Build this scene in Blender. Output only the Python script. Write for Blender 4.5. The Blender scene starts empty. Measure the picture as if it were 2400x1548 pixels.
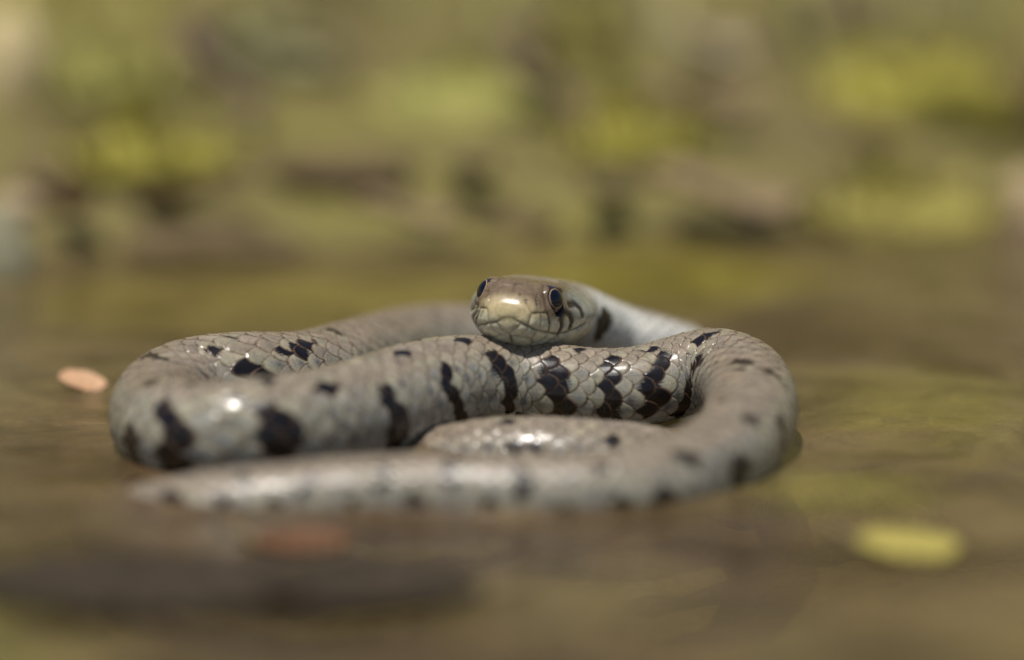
import bpy, math, random
import numpy as np
from mathutils import Vector, noise
from mathutils.bvhtree import BVHTree

random.seed(7); rng = np.random.default_rng(7)
MM = 0.001
# ------------------------------------------------------------------ camera
PITCH = math.radians(11.0)
DIST = 450.0                      # mm from the lens to the plane of sharp focus
ZT = 11.2                         # mm, height of the point the lens looks at
FW = np.array([0.0, math.cos(PITCH), -math.sin(PITCH)])
UP = np.array([0.0, math.sin(PITCH), math.cos(PITCH)])
RT = np.array([1.0, 0.0, 0.0])
TGT = np.array([0.0, 0.0, ZT])
CAM = TGT - FW * DIST
scene = bpy.context.scene
cam_d = bpy.data.cameras.new("camera")
cam = bpy.data.objects.new("camera", cam_d)
scene.collection.objects.link(cam)
cam.location = Vector(CAM * MM)
cam.rotation_euler = (math.pi / 2 - PITCH, 0, 0)
cam_d.sensor_width = 36.0
cam_d.lens = 135.0                # 120 mm wide frame at 450 mm
cam_d.clip_start = 0.02
cam_d.clip_end = 500.0
cam_d.dof.use_dof = True
cam_d.dof.focus_distance = DIST * MM
cam_d.dof.aperture_fstop = 5.7
scene.camera = cam
# ------------------------------------------------------------------ sky, sun, exposure
SUN_EL, SUN_AZ = math.radians(73), math.radians(208)     # azimuth clockwise from +Y
world = bpy.data.worlds.new("World")
scene.world = world
world.use_nodes = True
wn = world.node_tree
for n in list(wn.nodes): wn.nodes.remove(n)
wo = wn.nodes.new("ShaderNodeOutputWorld"); wb = wn.nodes.new("ShaderNodeBackground"); ws = wn.nodes.new("ShaderNodeTexSky")
ws.sky_type = 'NISHITA'; ws.sun_disc = False
ws.sun_elevation = SUN_EL; ws.sun_rotation = SUN_AZ
wb.inputs[1].default_value = 0.06
wn.links.new(ws.outputs[0], wb.inputs[0]); wn.links.new(wb.outputs[0], wo.inputs[0])
sun_d = bpy.data.lights.new("sun", 'SUN'); sun_d.energy = 4.5; sun_d.angle = math.radians(0.53); sun_d.color = (1.0, 0.95, 0.88)
sun = bpy.data.objects.new("sun", sun_d); scene.collection.objects.link(sun)
sdir = Vector((math.sin(SUN_AZ) * math.cos(SUN_EL), math.cos(SUN_AZ) * math.cos(SUN_EL), math.sin(SUN_EL)))
sun.rotation_euler = sdir.to_track_quat('Z', 'Y').to_euler()
scene.view_settings.view_transform = 'Standard'
scene.view_settings.look = 'None'
scene.view_settings.exposure = 0.08
scene.view_settings.gamma = 1.0
scene.view_settings.use_curve_mapping = False
scene.render.engine = 'CYCLES'
scene.cycles.max_bounces = 6
scene.cycles.transparent_max_bounces = 8
scene.cycles.use_denoising = True
scene.cycles.sample_clamp_indirect = 4.0

# ------------------------------------------------------------------ helpers
def tag(o, label=None, cat=None, group=None, kind=None):
    if label: o["label"] = label
    if cat: o["category"] = cat
    if group: o["group"] = group
    if kind: o["kind"] = kind
    return o

def link(o, parent=None):
    scene.collection.objects.link(o)
    if parent is not None: o.parent = parent
    return o

def empty(name, loc=(0, 0, 0)):
    o = bpy.data.objects.new(name, None); o.empty_display_size = 0.01
    o.location = Vector(loc); return link(o)

def mesh_np(name, verts, quads, mats, parent=None, smooth=True, colors=None, extra=None, loc=None, tris=None):
    """verts (n,3) in metres; quads (m,4) or None; tris (k,3) or None"""
    me = bpy.data.meshes.new(name)
    verts = np.asarray(verts, dtype=np.float32)
    me.vertices.add(len(verts)); me.vertices.foreach_set("co", verts.ravel())
    loops = []; starts = []; pos = 0
    nq = 0 if quads is None else len(quads); nt = 0 if tris is None else len(tris)
    if nq:
        q = np.asarray(quads, dtype=np.int32); loops.append(q.ravel()); starts.append(np.arange(nq, dtype=np.int32) * 4); pos = nq * 4
    if nt:
        t = np.asarray(tris, dtype=np.int32); loops.append(t.ravel()); starts.append(pos + np.arange(nt, dtype=np.int32) * 3)
    loops = np.concatenate(loops); starts = np.concatenate(starts)
    me.loops.add(len(loops)); me.loops.foreach_set("vertex_index", loops)
    me.polygons.add(nq + nt); me.polygons.foreach_set("loop_start", starts)
    if smooth: me.polygons.foreach_set("use_smooth", np.ones(nq + nt, dtype=bool))
    me.update(calc_edges=True)
    if colors is not None:
        c = np.ones((len(verts), 4), dtype=np.float32); c[:, :3] = colors
        at = me.attributes.new("tone", 'FLOAT_COLOR', 'POINT'); at.data.foreach_set("color", c.ravel())
    if extra is not None:
        for k, v in extra.items():
            at = me.attributes.new(k, 'FLOAT', 'POINT'); at.data.foreach_set("value", np.asarray(v, dtype=np.float32))
    me.validate()
    for m in (mats if isinstance(mats, (list, tuple)) else [mats]): me.materials.append(m)
    o = bpy.data.objects.new(name, me)
    if loc is not None: o.location = Vector(loc)
    return link(o, parent)

def px_point(px, py, dlt):
    """point (mm) on the sight line of photo pixel px,py lying dlt mm beyond the focus plane"""
    k = (DIST + dlt) / DIST * 0.05
    return TGT + FW * dlt + RT * ((px - 1200) * k) - UP * ((py - 774) * k)

def px_ray(px, py):
    d = px_point(px, py, 0) - CAM
    return CAM, d / np.linalg.norm(d)

class NT:
    def __init__(s, name):
        s.m = bpy.data.materials.new(name); s.m.use_nodes = True; s.t = s.m.node_tree
        for n in list(s.t.nodes): s.t.nodes.remove(n)
        s.out = s.n("ShaderNodeOutputMaterial")
    def n(s, ty, **kw):
        x = s.t.nodes.new(ty)
        for k, v in kw.items(): setattr(x, k, v)
        return x
    def l(s, a, b): s.t.links.new(a, b)
    def noise(s, scale, detail=4, rough=0.55, dist=0.0, vec=None):
        x = s.n("ShaderNodeTexNoise"); x.inputs["Scale"].default_value = scale; x.inputs["Detail"].default_value = detail
        x.inputs["Roughness"].default_value = rough; x.inputs["Distortion"].default_value = dist
        if vec is not None: s.l(vec, x.inputs["Vector"])
        return x
    def ramp(s, src, stops):
        r = s.n("ShaderNodeValToRGB"); cr = r.color_ramp
        while len(cr.elements) < len(stops): cr.elements.new(0.5)
        for e, (p, c) in zip(cr.elements, stops): e.position = p; e.color = (*c, 1) if len(c) == 3 else c
        s.l(src, r.inputs[0]); return r
    def bump(s, src, strength, dist, nrm=None):
        b = s.n("ShaderNodeBump"); b.inputs["Strength"].default_value = strength; b.inputs["Distance"].default_value = dist
        s.l(src, b.inputs["Height"])
        if nrm is not None: s.l(nrm, b.inputs["Normal"])
        return b
    def princ(s, rough=0.6, spec=0.5):
        p = s.n("ShaderNodeBsdfPrincipled"); p.inputs["Roughness"].default_value = rough
        p.inputs["Specular IOR Level"].default_value = spec
        s.l(p.outputs[0], s.out.inputs[0]); return p
    def mixc(s, fac, a, b, mode='MIX'):
        m = s.n("ShaderNodeMix", data_type='RGBA', blend_type=mode)
        for i, v in ((0, fac), (6, a), (7, b)):
            if isinstance(v, (int, float)): m.inputs[i].default_value = v
            elif isinstance(v, tuple): m.inputs[i].default_value = (*v, 1)
            else: s.l(v, m.inputs[i])
        return m.outputs[2]
    def geo_pos(s):
        return s.n("ShaderNodeNewGeometry").outputs["Position"]
    def obj_co(s):
        return s.n("ShaderNodeTexCoord").outputs["Object"]

def mat_natural(name, stops, scale, rough=0.85, bump=0.5, bdist=0.001, spec=0.3, fine=None, sss=0.0, obj=False):
    k = NT(name); v = k.obj_co() if obj else k.geo_pos()
    n1 = k.noise(scale, 6, 0.6, 0.3, v)
    r = k.ramp(n1.outputs[0], stops)
    n2 = k.noise(fine or scale * 9, 5, 0.6, 0, v)
    c = k.mixc(0.35, r.outputs[0], k.ramp(n2.outputs[0], [(0.3, (0.25, 0.25, 0.25)), (0.7, (0.95, 0.95, 0.95))]).outputs[0], 'OVERLAY')
    p = k.princ(rough, spec); k.l(c, p.inputs["Base Color"])
    b = k.bump(n2.outputs[0], bump, bdist); k.l(b.outputs[0], p.inputs["Normal"])
    if sss:
        p.inputs["Subsurface Weight"].default_value = sss; p.inputs["Subsurface Radius"].default_value = (.002, .002, .001)
        p.inputs["Subsurface Scale"].default_value = 1.0
    return k.m

# ------------------------------------------------------------------ materials
k = NT("snake_skin")
at = k.n("ShaderNodeAttribute", attribute_name="tone")
dk = k.n("ShaderNodeAttribute", attribute_name="dark")
hd = k.n("ShaderNodeAttribute", attribute_name="head")
v = k.geo_pos()
n1 = k.noise(5200, 3, 0.6, 0, v); n2 = k.noise(900, 4, 0.6, 0.2, v)
sp = k.ramp(n1.outputs[0], [(0.34, (0.30, 0.28, 0.26)), (0.49, (1, 1, 1)), (0.68, (1.0, 1.0, 1.0)), (0.8, (1.12, 1.12, 1.10))])
c1 = k.mixc(0.55, at.outputs["Color"], sp.outputs[0], 'MULTIPLY')
sp2 = k.ramp(n2.outputs[0], [(0.32, (0.66, 0.68, 0.70)), (0.6, (1.10, 1.07, 1.02))])
c2 = k.mixc(0.7, c1, sp2.outputs[0], 'MULTIPLY')
p = k.princ(0.4, 0.4); k.l(c2, p.inputs["Base Color"])
rr = k.ramp(n2.outputs[0], [(0.25, (0.20,) * 3), (0.75, (0.35,) * 3)])
k.l(rr.outputs[0], p.inputs["Roughness"])
p.inputs["Sheen Weight"].default_value = 0.0
p.inputs["Coat Weight"].default_value = 0.09; p.inputs["Coat Roughness"].default_value = 0.16
p.inputs["Subsurface Weight"].default_value = 0.0
b1 = k.bump(n1.outputs[0], 0.16, 0.00003); b2 = k.bump(n2.outputs[0], 0.25, 0.00008, b1.outputs[0])
k.l(b2.outputs[0], p.inputs["Normal"])
M_SKIN = k.m

def simple(name, col, rough, spec=0.5, coat=0.0, ncol=None, nscale=3000):
    k = NT(name); p = k.princ(rough, spec)
    n = k.noise(nscale, 4, 0.6, 0, k.geo_pos())
    c = k.mixc(n.outputs[0], col, ncol or tuple(x * 0.6 for x in col)); k.l(c, p.inputs["Base Color"])
    p.inputs["Coat Weight"].default_value = coat; p.inputs["Coat Roughness"].default_value = 0.03
    return k.m
M_EYE = simple("eye_dark", (0.010, 0.010, 0.024), 0.10, 0.4, 0.5, (0.025, 0.014, 0.016), 2500)
M_PUPIL = simple("pupil_black", (0.003, 0.004, 0.012), 0.06, 0.35, 0.35, (0.002, 0.003, 0.006))
M_IRIS = simple("iris_gold", (0.42, 0.30, 0.17), 0.35, 0.5, 0.6, (0.16, 0.10, 0.06), 5000)

k = NT("pond_water")
v = k.geo_pos()
mp = k.n("ShaderNodeMapping"); k.l(v, mp.inputs[0]); mp.inputs["Scale"].default_value = (1.0, 1.9, 1.0)
w1 = k.noise(28, 3, 0.5, 0.6, mp.outputs[0]); w2 = k.noise(230, 4, 0.62, 0.3, mp.outputs[0])
b1 = k.bump(w1.outputs[0], 0.5, 0.0016); w3 = k.noise(1300, 4, 0.65, 0.5, mp.outputs[0])
b2 = k.bump(w2.outputs[0], 0.45, 0.00022, b1.outputs[0]); b2 = k.bump(w3.outputs[0], 0.6, 0.0001, b2.outputs[0])
fr = k.n("ShaderNodeFresnel"); fr.inputs[0].default_value = 1.33; k.l(b2.outputs[0], fr.inputs[1])
gl = k.n("ShaderNodeBsdfGlossy"); gl.inputs["Roughness"].default_value = 0.035; k.l(b2.outputs[0], gl.inputs["Normal"])
tr = k.n("ShaderNodeBsdfTransparent"); tr.inputs[0].default_value = (0.86, 0.82, 0.68, 1)
wc = k.noise(26, 4, 0.55, 0.4, v)
wcol = k.ramp(wc.outputs[0], [(0.36, (0.095, 0.062, 0.035)), (0.5, (0.155, 0.112, 0.066)), (0.64, (0.19, 0.15, 0.07))])
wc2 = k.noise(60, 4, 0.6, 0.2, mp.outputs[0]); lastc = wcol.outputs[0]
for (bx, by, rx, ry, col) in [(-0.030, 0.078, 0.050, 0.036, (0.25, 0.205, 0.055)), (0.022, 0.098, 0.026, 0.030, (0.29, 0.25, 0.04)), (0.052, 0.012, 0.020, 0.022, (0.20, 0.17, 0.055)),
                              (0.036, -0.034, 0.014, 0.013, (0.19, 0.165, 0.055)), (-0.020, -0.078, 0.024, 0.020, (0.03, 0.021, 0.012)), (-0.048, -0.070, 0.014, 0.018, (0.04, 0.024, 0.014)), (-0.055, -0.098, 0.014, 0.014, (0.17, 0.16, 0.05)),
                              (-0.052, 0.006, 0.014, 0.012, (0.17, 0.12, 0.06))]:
    # an elliptical patch of colour mixed into the water, ragged at its rim
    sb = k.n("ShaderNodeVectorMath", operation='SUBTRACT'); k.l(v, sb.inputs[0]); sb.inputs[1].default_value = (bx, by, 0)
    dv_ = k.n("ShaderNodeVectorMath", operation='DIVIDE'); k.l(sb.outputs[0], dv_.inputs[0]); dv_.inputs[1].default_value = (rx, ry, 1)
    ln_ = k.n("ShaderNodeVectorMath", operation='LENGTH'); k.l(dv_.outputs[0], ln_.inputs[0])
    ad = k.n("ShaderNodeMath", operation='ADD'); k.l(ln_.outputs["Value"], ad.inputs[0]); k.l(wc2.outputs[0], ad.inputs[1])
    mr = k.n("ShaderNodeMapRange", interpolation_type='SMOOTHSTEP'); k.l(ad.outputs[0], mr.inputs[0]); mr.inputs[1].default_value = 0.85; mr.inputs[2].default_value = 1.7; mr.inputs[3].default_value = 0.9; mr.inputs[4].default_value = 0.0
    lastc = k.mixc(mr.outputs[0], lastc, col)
lastc = k.mixc(0.55, lastc, k.ramp(w3.outputs[0], [(0.34, (0.25, 0.22, 0.16)), (0.5, (0.55, 0.55, 0.55)), (0.68, (0.8, 0.78, 0.7))]).outputs[0], "OVERLAY")
wc4 = k.noise(75, 4, 0.6, 0.6, v); lastc = k.mixc(0.75, lastc, k.ramp(wc4.outputs[0], [(0.36, (0.32, 0.28, 0.26)), (0.5, (0.80, 0.76, 0.74)), (0.64, (1.22, 1.16, 1.02))]).outputs[0], "MULTIPLY")
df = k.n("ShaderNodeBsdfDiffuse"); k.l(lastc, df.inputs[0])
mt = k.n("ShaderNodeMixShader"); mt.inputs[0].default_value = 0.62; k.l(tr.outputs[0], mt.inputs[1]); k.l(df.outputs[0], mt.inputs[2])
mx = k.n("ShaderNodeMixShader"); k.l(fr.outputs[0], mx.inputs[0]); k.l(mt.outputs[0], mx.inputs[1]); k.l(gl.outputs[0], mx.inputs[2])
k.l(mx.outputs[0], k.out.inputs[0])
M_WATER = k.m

# ------------------------------------------------------------------ terrain
def sstep(a, b, x):
    t = np.clip((x - a) / (b - a), 0, 1); return t * t * (3 - 2 * t)
def vnoise(x, y, s, seed=0.0):
    """smooth sum of sines used for the lie of the land; x,y in metres"""
    return (np.sin(x * s * 1.7 + 1.3 + seed) * np.cos(y * s * 2.1 + 0.4 + seed * 2) + 0.6 * np.sin(x * s * 3.9 - y * s * 2.7 + seed * 3)
            + 0.4 * np.cos(x * s * 6.1 + y * s * 5.3 + seed)) / 2
def terrain(x, y):
    shore = 0.115 + 0.02 * np.sin(x * 9 + 0.6) + 0.07 * sstep(0.03, 0.12, x)
    b = y - shore
    bed = -0.016 - 0.004 * vnoise(x, y, 18) - 0.02 * sstep(0.1, 1.0, np.abs(x))
    up = 0.07 * np.clip(b, 0, None) + 0.42 * np.clip(y - 0.46, 0, None) ** 1.25 + 0.006 * sstep(0, 0.03, b)
    up = np.where(up > 0.9, 0.9 + (up - 0.9) * 0.15, up)
    z = bed * (1 - sstep(-0.05, 0.005, b)) + up
    z = z + (0.006 * vnoise(x, y, 26, 2) + 0.012 * vnoise(x, y, 7, 1)) * sstep(0.0, 0.12, b)
    back = sstep(-0.7, -1.3, y) if False else np.clip((-0.8 - y) / 0.6, 0, 1)
    z = z + back * 0.05 + 0.02 * back * vnoise(x, y, 3)
    side = np.clip((np.abs(x) - 0.9) / 0.7, 0, 1)
    z = z + side * 0.06
    return z
def graded(lo, hi, c0, c1, fine, coarse):
    a = np.arange(c0, c1, fine)
    l = []; s = fine; p_ = c0
    while p_ > lo: s = min(s * 1.18, coarse); p_ -= s; l.append(p_)
    h = []; s = fine; p_ = a[-1]
    while p_ < hi: s = min(s * 1.18, coarse); p_ += s; h.append(p_)
    return np.array(l[::-1] + list(a) + h)
def grid_faces(ny, nx):
    i = np.arange(ny - 1)[:, None] * nx + np.arange(nx - 1)[None, :]
    return np.stack([i, i + 1, i + nx + 1, i + nx], -1).reshape(-1, 4)
gx = graded(-60, 60, -0.3, 0.3, 0.004, 6); gy = graded(-60, 120, -0.16, 0.6, 0.004, 6)
GX, GY = np.meshgrid(gx, gy)
GZ = terrain(GX, GY)
fn = np.array([noise.noise(Vector((a * 160, b * 160, 3.3))) + 0.5 * noise.noise(Vector((a * 420, b * 420, 1.3))) if abs(a) < .35 and -.2 < b < .65 else 0 for a, b in zip(GX.ravel(), GY.ravel())]).reshape(GX.shape)
GZ = GZ + fn * 0.0016
k = NT("mud_and_moss_ground")
v = k.geo_pos()
n1 = k.noise(11, 4, 0.55, 0.5, v); n2 = k.noise(60, 5, 0.6, 0.4, v); n3 = k.noise(700, 5, 0.65, 0, v)
ra = k.ramp(n1.outputs[0], [(0.36, (0.10, 0.070, 0.030)), (0.46, (0.15, 0.122, 0.040)), (0.54, (0.17, 0.15, 0.032)), (0.66, (0.22, 0.19, 0.035))])
rb = k.ramp(n2.outputs[0], [(0.35, (0.11, 0.078, 0.034)), (0.5, (0.155, 0.13, 0.040)), (0.65, (0.20, 0.17, 0.04))])
c = k.mixc(0.4, ra.outputs[0], rb.outputs[0])
c = k.mixc(0.5, c, k.ramp(n3.outputs[0], [(0.35, (0.2,) * 3), (0.7, (0.9,) * 3)]).outputs[0], 'OVERLAY')
p = k.princ(0.7, 0.35); k.l(c, p.inputs["Base Color"])
b = k.bump(n3.outputs[0], 0.6, 0.0012); k.l(b.outputs[0], p.inputs["Normal"])
M_GROUND = k.m
ground = mesh_np("ground", np.stack([GX, GY, GZ], -1).reshape(-1, 3), grid_faces(len(gy), len(gx)), M_GROUND)
tag(ground, kind="structure", label="muddy stream bed rising into a mossy olive brown bank")

# ------------------------------------------------------------------ snake: centre line
HEADBACK = np.array([math.sin(math.radians(13)), math.cos(math.radians(13)), -0.115]); HEADBACK /= np.linalg.norm(HEADBACK)
SNOUT = px_point(1188, 738, -6.2)
ctrl = []                         # (x,y,z,r)
def add(px, py, d, r): ctrl.append((*px_point(px, py, d), r))
for q in (0, 6, 12, 18): ctrl.append((*(SNOUT + HEADBACK * q), 4.6))
add(1360, 758, 19, 4.3); add(1430, 785, 24.5, 4.1); add(1510, 808, 27, 4.1)
add(1575, 830, 30, 4.2); add(1565, 836, 38, 4.4); add(1470, 826, 41, 4.6); add(1340, 815, 41, 4.9); add(1180, 812, 40, 5.1)
add(1000, 815, 35, 5.3); add(850, 850, 20, 5.35); add(700, 889, 6, 5.5); add(560, 895, 0, 5.65); add(450, 908, -2, 5.6)
add(388, 940, -6.5, 5.5); add(377, 985, -13, 5.6); add(425, 1010, -20, 5.75); add(530, 1016, -24, 5.8); add(660, 1004, -22.5, 5.85); add(790, 980, -17, 5.85)
add(900, 948, -11, 5.85); add(1000, 914, -5.5, 5.75); add(1100, 895, -2, 5.3); add(1200, 891, 0, 4.95); add(1300, 905, 0, 4.8)
add(1400, 914, 0.5, 4.75); add(1500, 910, 1, 4.75); add(1590, 887, 2.5, 4.85); add(1665, 870, 2, 4.95); add(1725, 886, -1, 5.0)
add(1757, 928, -7, 5.05); add(1757, 985, -15, 5.0); add(1715, 1052, -24, 4.95); add(1605, 1116, -33, 4.8); add(1450, 1158, -38, 4.6)
add(1220, 1166, -39, 4.55); add(1000, 1163, -38.5, 4.5); add(800, 1174, -39, 4.5); add(600, 1192, -39, 4.45); add(450, 1210, -38, 4.4)
add(335, 1232, -34, 4.25); add(255, 1248, -20, 4.1); add(360, 1185, -6, 4.1); add(600, 1150, -3, 4.2)
add(900, 1128, -6, 4.4); add(1060, 1095, -12, 4.8); add(1200, 1080, -14, 4.9); add(1400, 1084, -14, 4.7); add(1550, 1094, -12, 4.2)
add(1690, 1160, -9, 3.4); add(1740, 1200, 0, 2.4); add(1700, 1200, 10, 1.4); add(1620, 1180, 16, 0.5); add(1560, 1170, 18, 0.12)
ctrl = np.array(ctrl)
def catmull(P, n=40):
    out = []
    Q = np.vstack([2 * P[0] - P[1], P, 2 * P[-1] - P[-2]])
    for i in range(1, len(Q) - 2):
        p0, p1, p2, p3 = Q[i - 1:i + 3]
        d = lambda a, b: max(np.linalg.norm((a - b)[:3]) ** 0.5, 1e-6)
        t0 = 0; t1 = t0 + d(p0, p1); t2 = t1 + d(p1, p2); t3 = t2 + d(p2, p3)
        t = np.linspace(t1, t2, n, endpoint=False)[:, None]
        A1 = (t1 - t) / (t1 - t0) * p0 + (t - t0) / (t1 - t0) * p1
        A2 = (t2 - t) / (t2 - t1) * p1 + (t - t1) / (t2 - t1) * p2
        A3 = (t3 - t) / (t3 - t2) * p2 + (t - t2) / (t3 - t2) * p3
        B1 = (t2 - t) / (t2 - t0) * A1 + (t - t0) / (t2 - t0) * A2
        B2 = (t3 - t) / (t3 - t1) * A2 + (t - t1) / (t3 - t1) * A3
        out.append((t2 - t) / (t2 - t1) * B1 + (t - t1) / (t2 - t1) * B2)
    out.append(Q[-2][None]); return np.vstack(out)
CL = catmull(ctrl)
sl = np.concatenate([[0], np.cumsum(np.linalg.norm(np.diff(CL[:, :3], axis=0), axis=1))])
def smooth1(a, w):
    ker = np.hanning(w + 2)[1:-1]; ker /= ker.sum(); pad = w // 2
    return np.convolve(np.concatenate([2 * a[0] - a[1:pad + 1][::-1], a, 2 * a[-1] - a[-pad - 1:-1][::-1]]), ker, 'valid')
SU = np.arange(0, sl[-1], 0.1)
C0 = np.stack([np.interp(SU, sl, CL[:, j]) for j in range(4)], 1)
C0 = np.stack([smooth1(C0[:, j], 51) for j in range(4)], 1)[:len(SU)]
keep = (SU < 16)
for j in range(3): C0[keep, j] = SNOUT[j] + HEADBACK[j] * SU[keep]
TOT = SU[-1]
pyr = 774 - ((C0[:, :3] - TGT) @ UP) / 0.05
dfoc = np.abs((C0[:, :3] - TGT) @ FW)
hidden = (C0[:, 2] + C0[:, 3] < 0.2)
ds = 0.125 + 0.0022 * np.clip(dfoc - 6, 0, 60); ds[hidden] = 0.6; ds = smooth1(ds, 31)[:len(ds)]
ds[SU < 22] = 0.10
cum = np.concatenate([[0], np.cumsum(0.1 / ds)[:-1]])
nr = int(cum[-1])
qs = np.interp(np.arange(nr), cum, SU)
head_n = int(np.searchsorted(qs, 1.2))
qs = np.concatenate([(np.linspace(0.012, 1, 34) ** 2) * 1.2, qs[head_n:]])
NR = len(qs)
Cc = np.stack([np.interp(qs, SU, C0[:, j]) for j in range(4)], 1)
Td = np.gradient(C0[:, :3], 0.1, axis=0); T = np.stack([np.interp(qs, SU, Td[:, j]) for j in range(3)], 1)
T /= np.linalg.norm(T, axis=1, keepdims=True)
S = np.cross(T, np.array([0, 0, 1.0])); S /= np.linalg.norm(S, axis=1, keepdims=True)
N = np.cross(S, T)
roll = math.radians(5) * (1 - sstep(14, 26, qs))
twist = roll + 0.10 * np.sin(qs / 31.0) * sstep(25, 45, qs)
cr, sr = np.cos(twist)[:, None], np.sin(twist)[:, None]
S, N = S * cr - N * sr, N * cr + S * sr
# cross-sections
hq = np.array([0, .15, .5, 1, 2, 3, 4, 5.5, 8, 11, 14, 17, 20, 24, 30])
hW = np.array([0, 1.45, 2.35, 3.0, 3.72, 4.15, 4.5, 5.0, 5.8, 6.9, 7.5, 7.2, 6.1, 4.8, 4.2])
hT = np.array([0, .80, 1.45, 2.0, 2.75, 3.2, 3.45, 3.6, 3.6, 3.4, 3.2, 3.2, 3.4, 3.9, 4.4])
hB = np.array([0, 1.0, 1.75, 2.35, 3.15, 3.6, 3.95, 4.3, 4.7, 4.9, 4.9, 4.7, 4.5, 4.4, 4.4])
sq = np.sqrt(hq); fine = np.linspace(0, sq[-1], 1200)
def tab(y):
    a = smooth1(np.interp(fine, sq, y), 61)[:len(fine)]
    a[0] = 0; return a
tW, tT, tB = tab(hW), tab(hT), tab(hB)
sqq = np.sqrt(np.minimum(qs, 30))
hm = 1 - sstep(20, 29, qs)
rad = Cc[:, 3]
Wd = np.interp(sqq, fine, tW) * hm + rad * 1.03 * (1 - hm)
Tp = np.interp(sqq, fine, tT) * hm + rad * 1.0 * (1 - hm)
Bt = np.interp(sqq, fine, tB) * hm + rad * 0.92 * (1 - hm)
ex = 2.10 + 0.55 * (1 - sstep(14, 26, qs))
exT = ex + 1.3 * sstep(1.5, 4.5, qs) * (1 - sstep(8, 15, qs))
# around
fa = np.radians(np.concatenate([np.linspace(-134, 134, 356), np.linspace(134, 226, 34)[1:-1]]))
NPHI = len(fa)
def base_pos(ri, ph):
    """smooth skin position for ring array ri (int idx) & angle array ph"""
    s_, c_ = np.sin(ph), np.cos(ph)
    e = 2.0 / np.where(c_ > 0, exT[ri], ex[ri])
    x = np.sign(s_) * np.abs(s_) ** e * Wd[ri]
    z = np.sign(c_) * np.abs(c_) ** e * np.where(c_ > 0, Tp[ri], Bt[ri])
    hmask = 1 - sstep(13, 20, qs[ri]); onset = sstep(0.8, 3.5, qs[ri])
    zz = z / np.maximum(Tp[ri], 1e-3)
    x = x * (1 - 0.17 * hmask * onset * sstep(-0.05, 0.75, zz))      # face narrows above the lip line
    x = x * (1 - 0.10 * hmask * onset * sstep(0.25, 1.0, -z / np.maximum(Bt[ri], 1e-3)))
    return x, z
RI, FJ = np.meshgrid(np.arange(NR), np.arange(NPHI), indexing='ij')
PH = fa[FJ]
X0, Z0 = base_pos(RI, PH)
POS = Cc[:, None, :3] + S[:, None, :] * X0[..., None] + N[:, None, :] * Z0[..., None]
# smooth outward normals by differences
def normals(Pm):
    dr = np.gradient(Pm, axis=0)
    dp = np.empty_like(Pm); dp[:, 1:-1] = Pm[:, 2:] - Pm[:, :-2]; dp[:, 0] = Pm[:, 1] - Pm[:, -1]; dp[:, -1] = Pm[:, 0] - Pm[:, -2]
    n = np.cross(dp, dr); n /= np.maximum(np.linalg.norm(n, axis=-1, keepdims=True), 1e-9); return n
NRM = normals(POS)
if ((NRM * (POS - Cc[:, None, :3])).sum(-1)).mean() < 0: NRM = -NRM

# head relief: eye sockets
b3 = HEADBACK
headS, headN = S[np.searchsorted(qs, 6)], N[np.searchsorted(qs, 6)]
EYES = []
for sgn in (-1, 1):
    EYES.append(SNOUT + b3 * 5.9 + headS * (sgn * 3.45) + headN * 1.62)
EYE_R = 1.88
hsel = np.where(qs < 16)[0]; HN = len(hsel)
HP = POS[:HN].copy()
for e, sgn in zip(EYES, (-1, 1)):
    ax = headS * sgn * 0.90 - b3 * 0.40 + headN * 0.12; ax /= np.linalg.norm(ax)
    rel = HP - e
    axial = rel @ ax; lat = np.linalg.norm(rel - axial[..., None] * ax, axis=-1)
    near = (axial > -0.5)
    # raise an orbital rim, sink the socket inside it
    rim = np.exp(-((lat - 1.90) / 0.22) ** 2) * near * 0.18
    HP += NRM[:HN] * rim[..., None]
    f = (1 - sstep(1.45, 1.74, lat)) * near
    tgt_ax = 0.2
    HP += ax * (((tgt_ax - axial) * f)[..., None]) * (axial > tgt_ax)[..., None]
POS[:HN] = HP
# brow ridge (supraoculars) overhanging the eye
for e, sgn in zip(EYES, (-1, 1)):
    g = e + headN * 1.5 + headS * sgn * 0.35 + b3 * 0.4
    r_ = POS[:HN] - g
    a_, c_, d_ = r_ @ b3, r_ @ headS, r_ @ headN
    w_ = np.exp(-(a_ / 2.6) ** 2 - (c_ / 0.9) ** 2 - (d_ / 0.45) ** 2)
    POS[:HN] += (headS * sgn * 0.45 + headN * 0.12)[None, None] * w_[..., None]
SM = POS.copy()                               # smooth surface the marks and plate seams are laid on
# ---- sight lines onto the smooth skin
sub_r = np.arange(0, NR, 3); sub_f = np.arange(0, NPHI, 3)
Pm = SM[np.ix_(sub_r, sub_f)]
nA, nB = len(sub_r), len(sub_f)
ii = np.arange(nA - 1)[:, None] * nB + np.arange(nB)[None, :]
jj = np.arange(nA - 1)[:, None] * nB + (np.arange(nB)[None, :] + 1) % nB
qf = np.stack([ii, jj, jj + nB, ii + nB], -1).reshape(-1, 4)
bvh = BVHTree.FromPolygons(Pm.reshape(-1, 3).tolist(), qf.tolist(), epsilon=0.0)
def hit(px, py):
    o, d = px_ray(px, py)
    loc, nr_, idx, ds_ = bvh.ray_cast(Vector(o), Vector(d))
    if loc is None: return None
    r = sub_r[idx // nB]; f = sub_f[idx % nB]
    return np.array(loc), r, f, ds_

# ---- scale lattice
Lsc = 2.18 * np.clip(rad / 4.9, 0.5, 1.15)
Lsc = Lsc * (0.62 + 0.38 * sstep(16, 34, qs))
U = np.concatenate([[0], np.cumsum(np.diff(qs) / (0.5 * (Lsc[1:] + Lsc[:-1])))])
PB = math.radians(127)
xx = fa / PB
RHO = 8.0 * (1.15 * xx - 0.15 * np.sign(xx) * np.abs(xx) ** 3)
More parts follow.
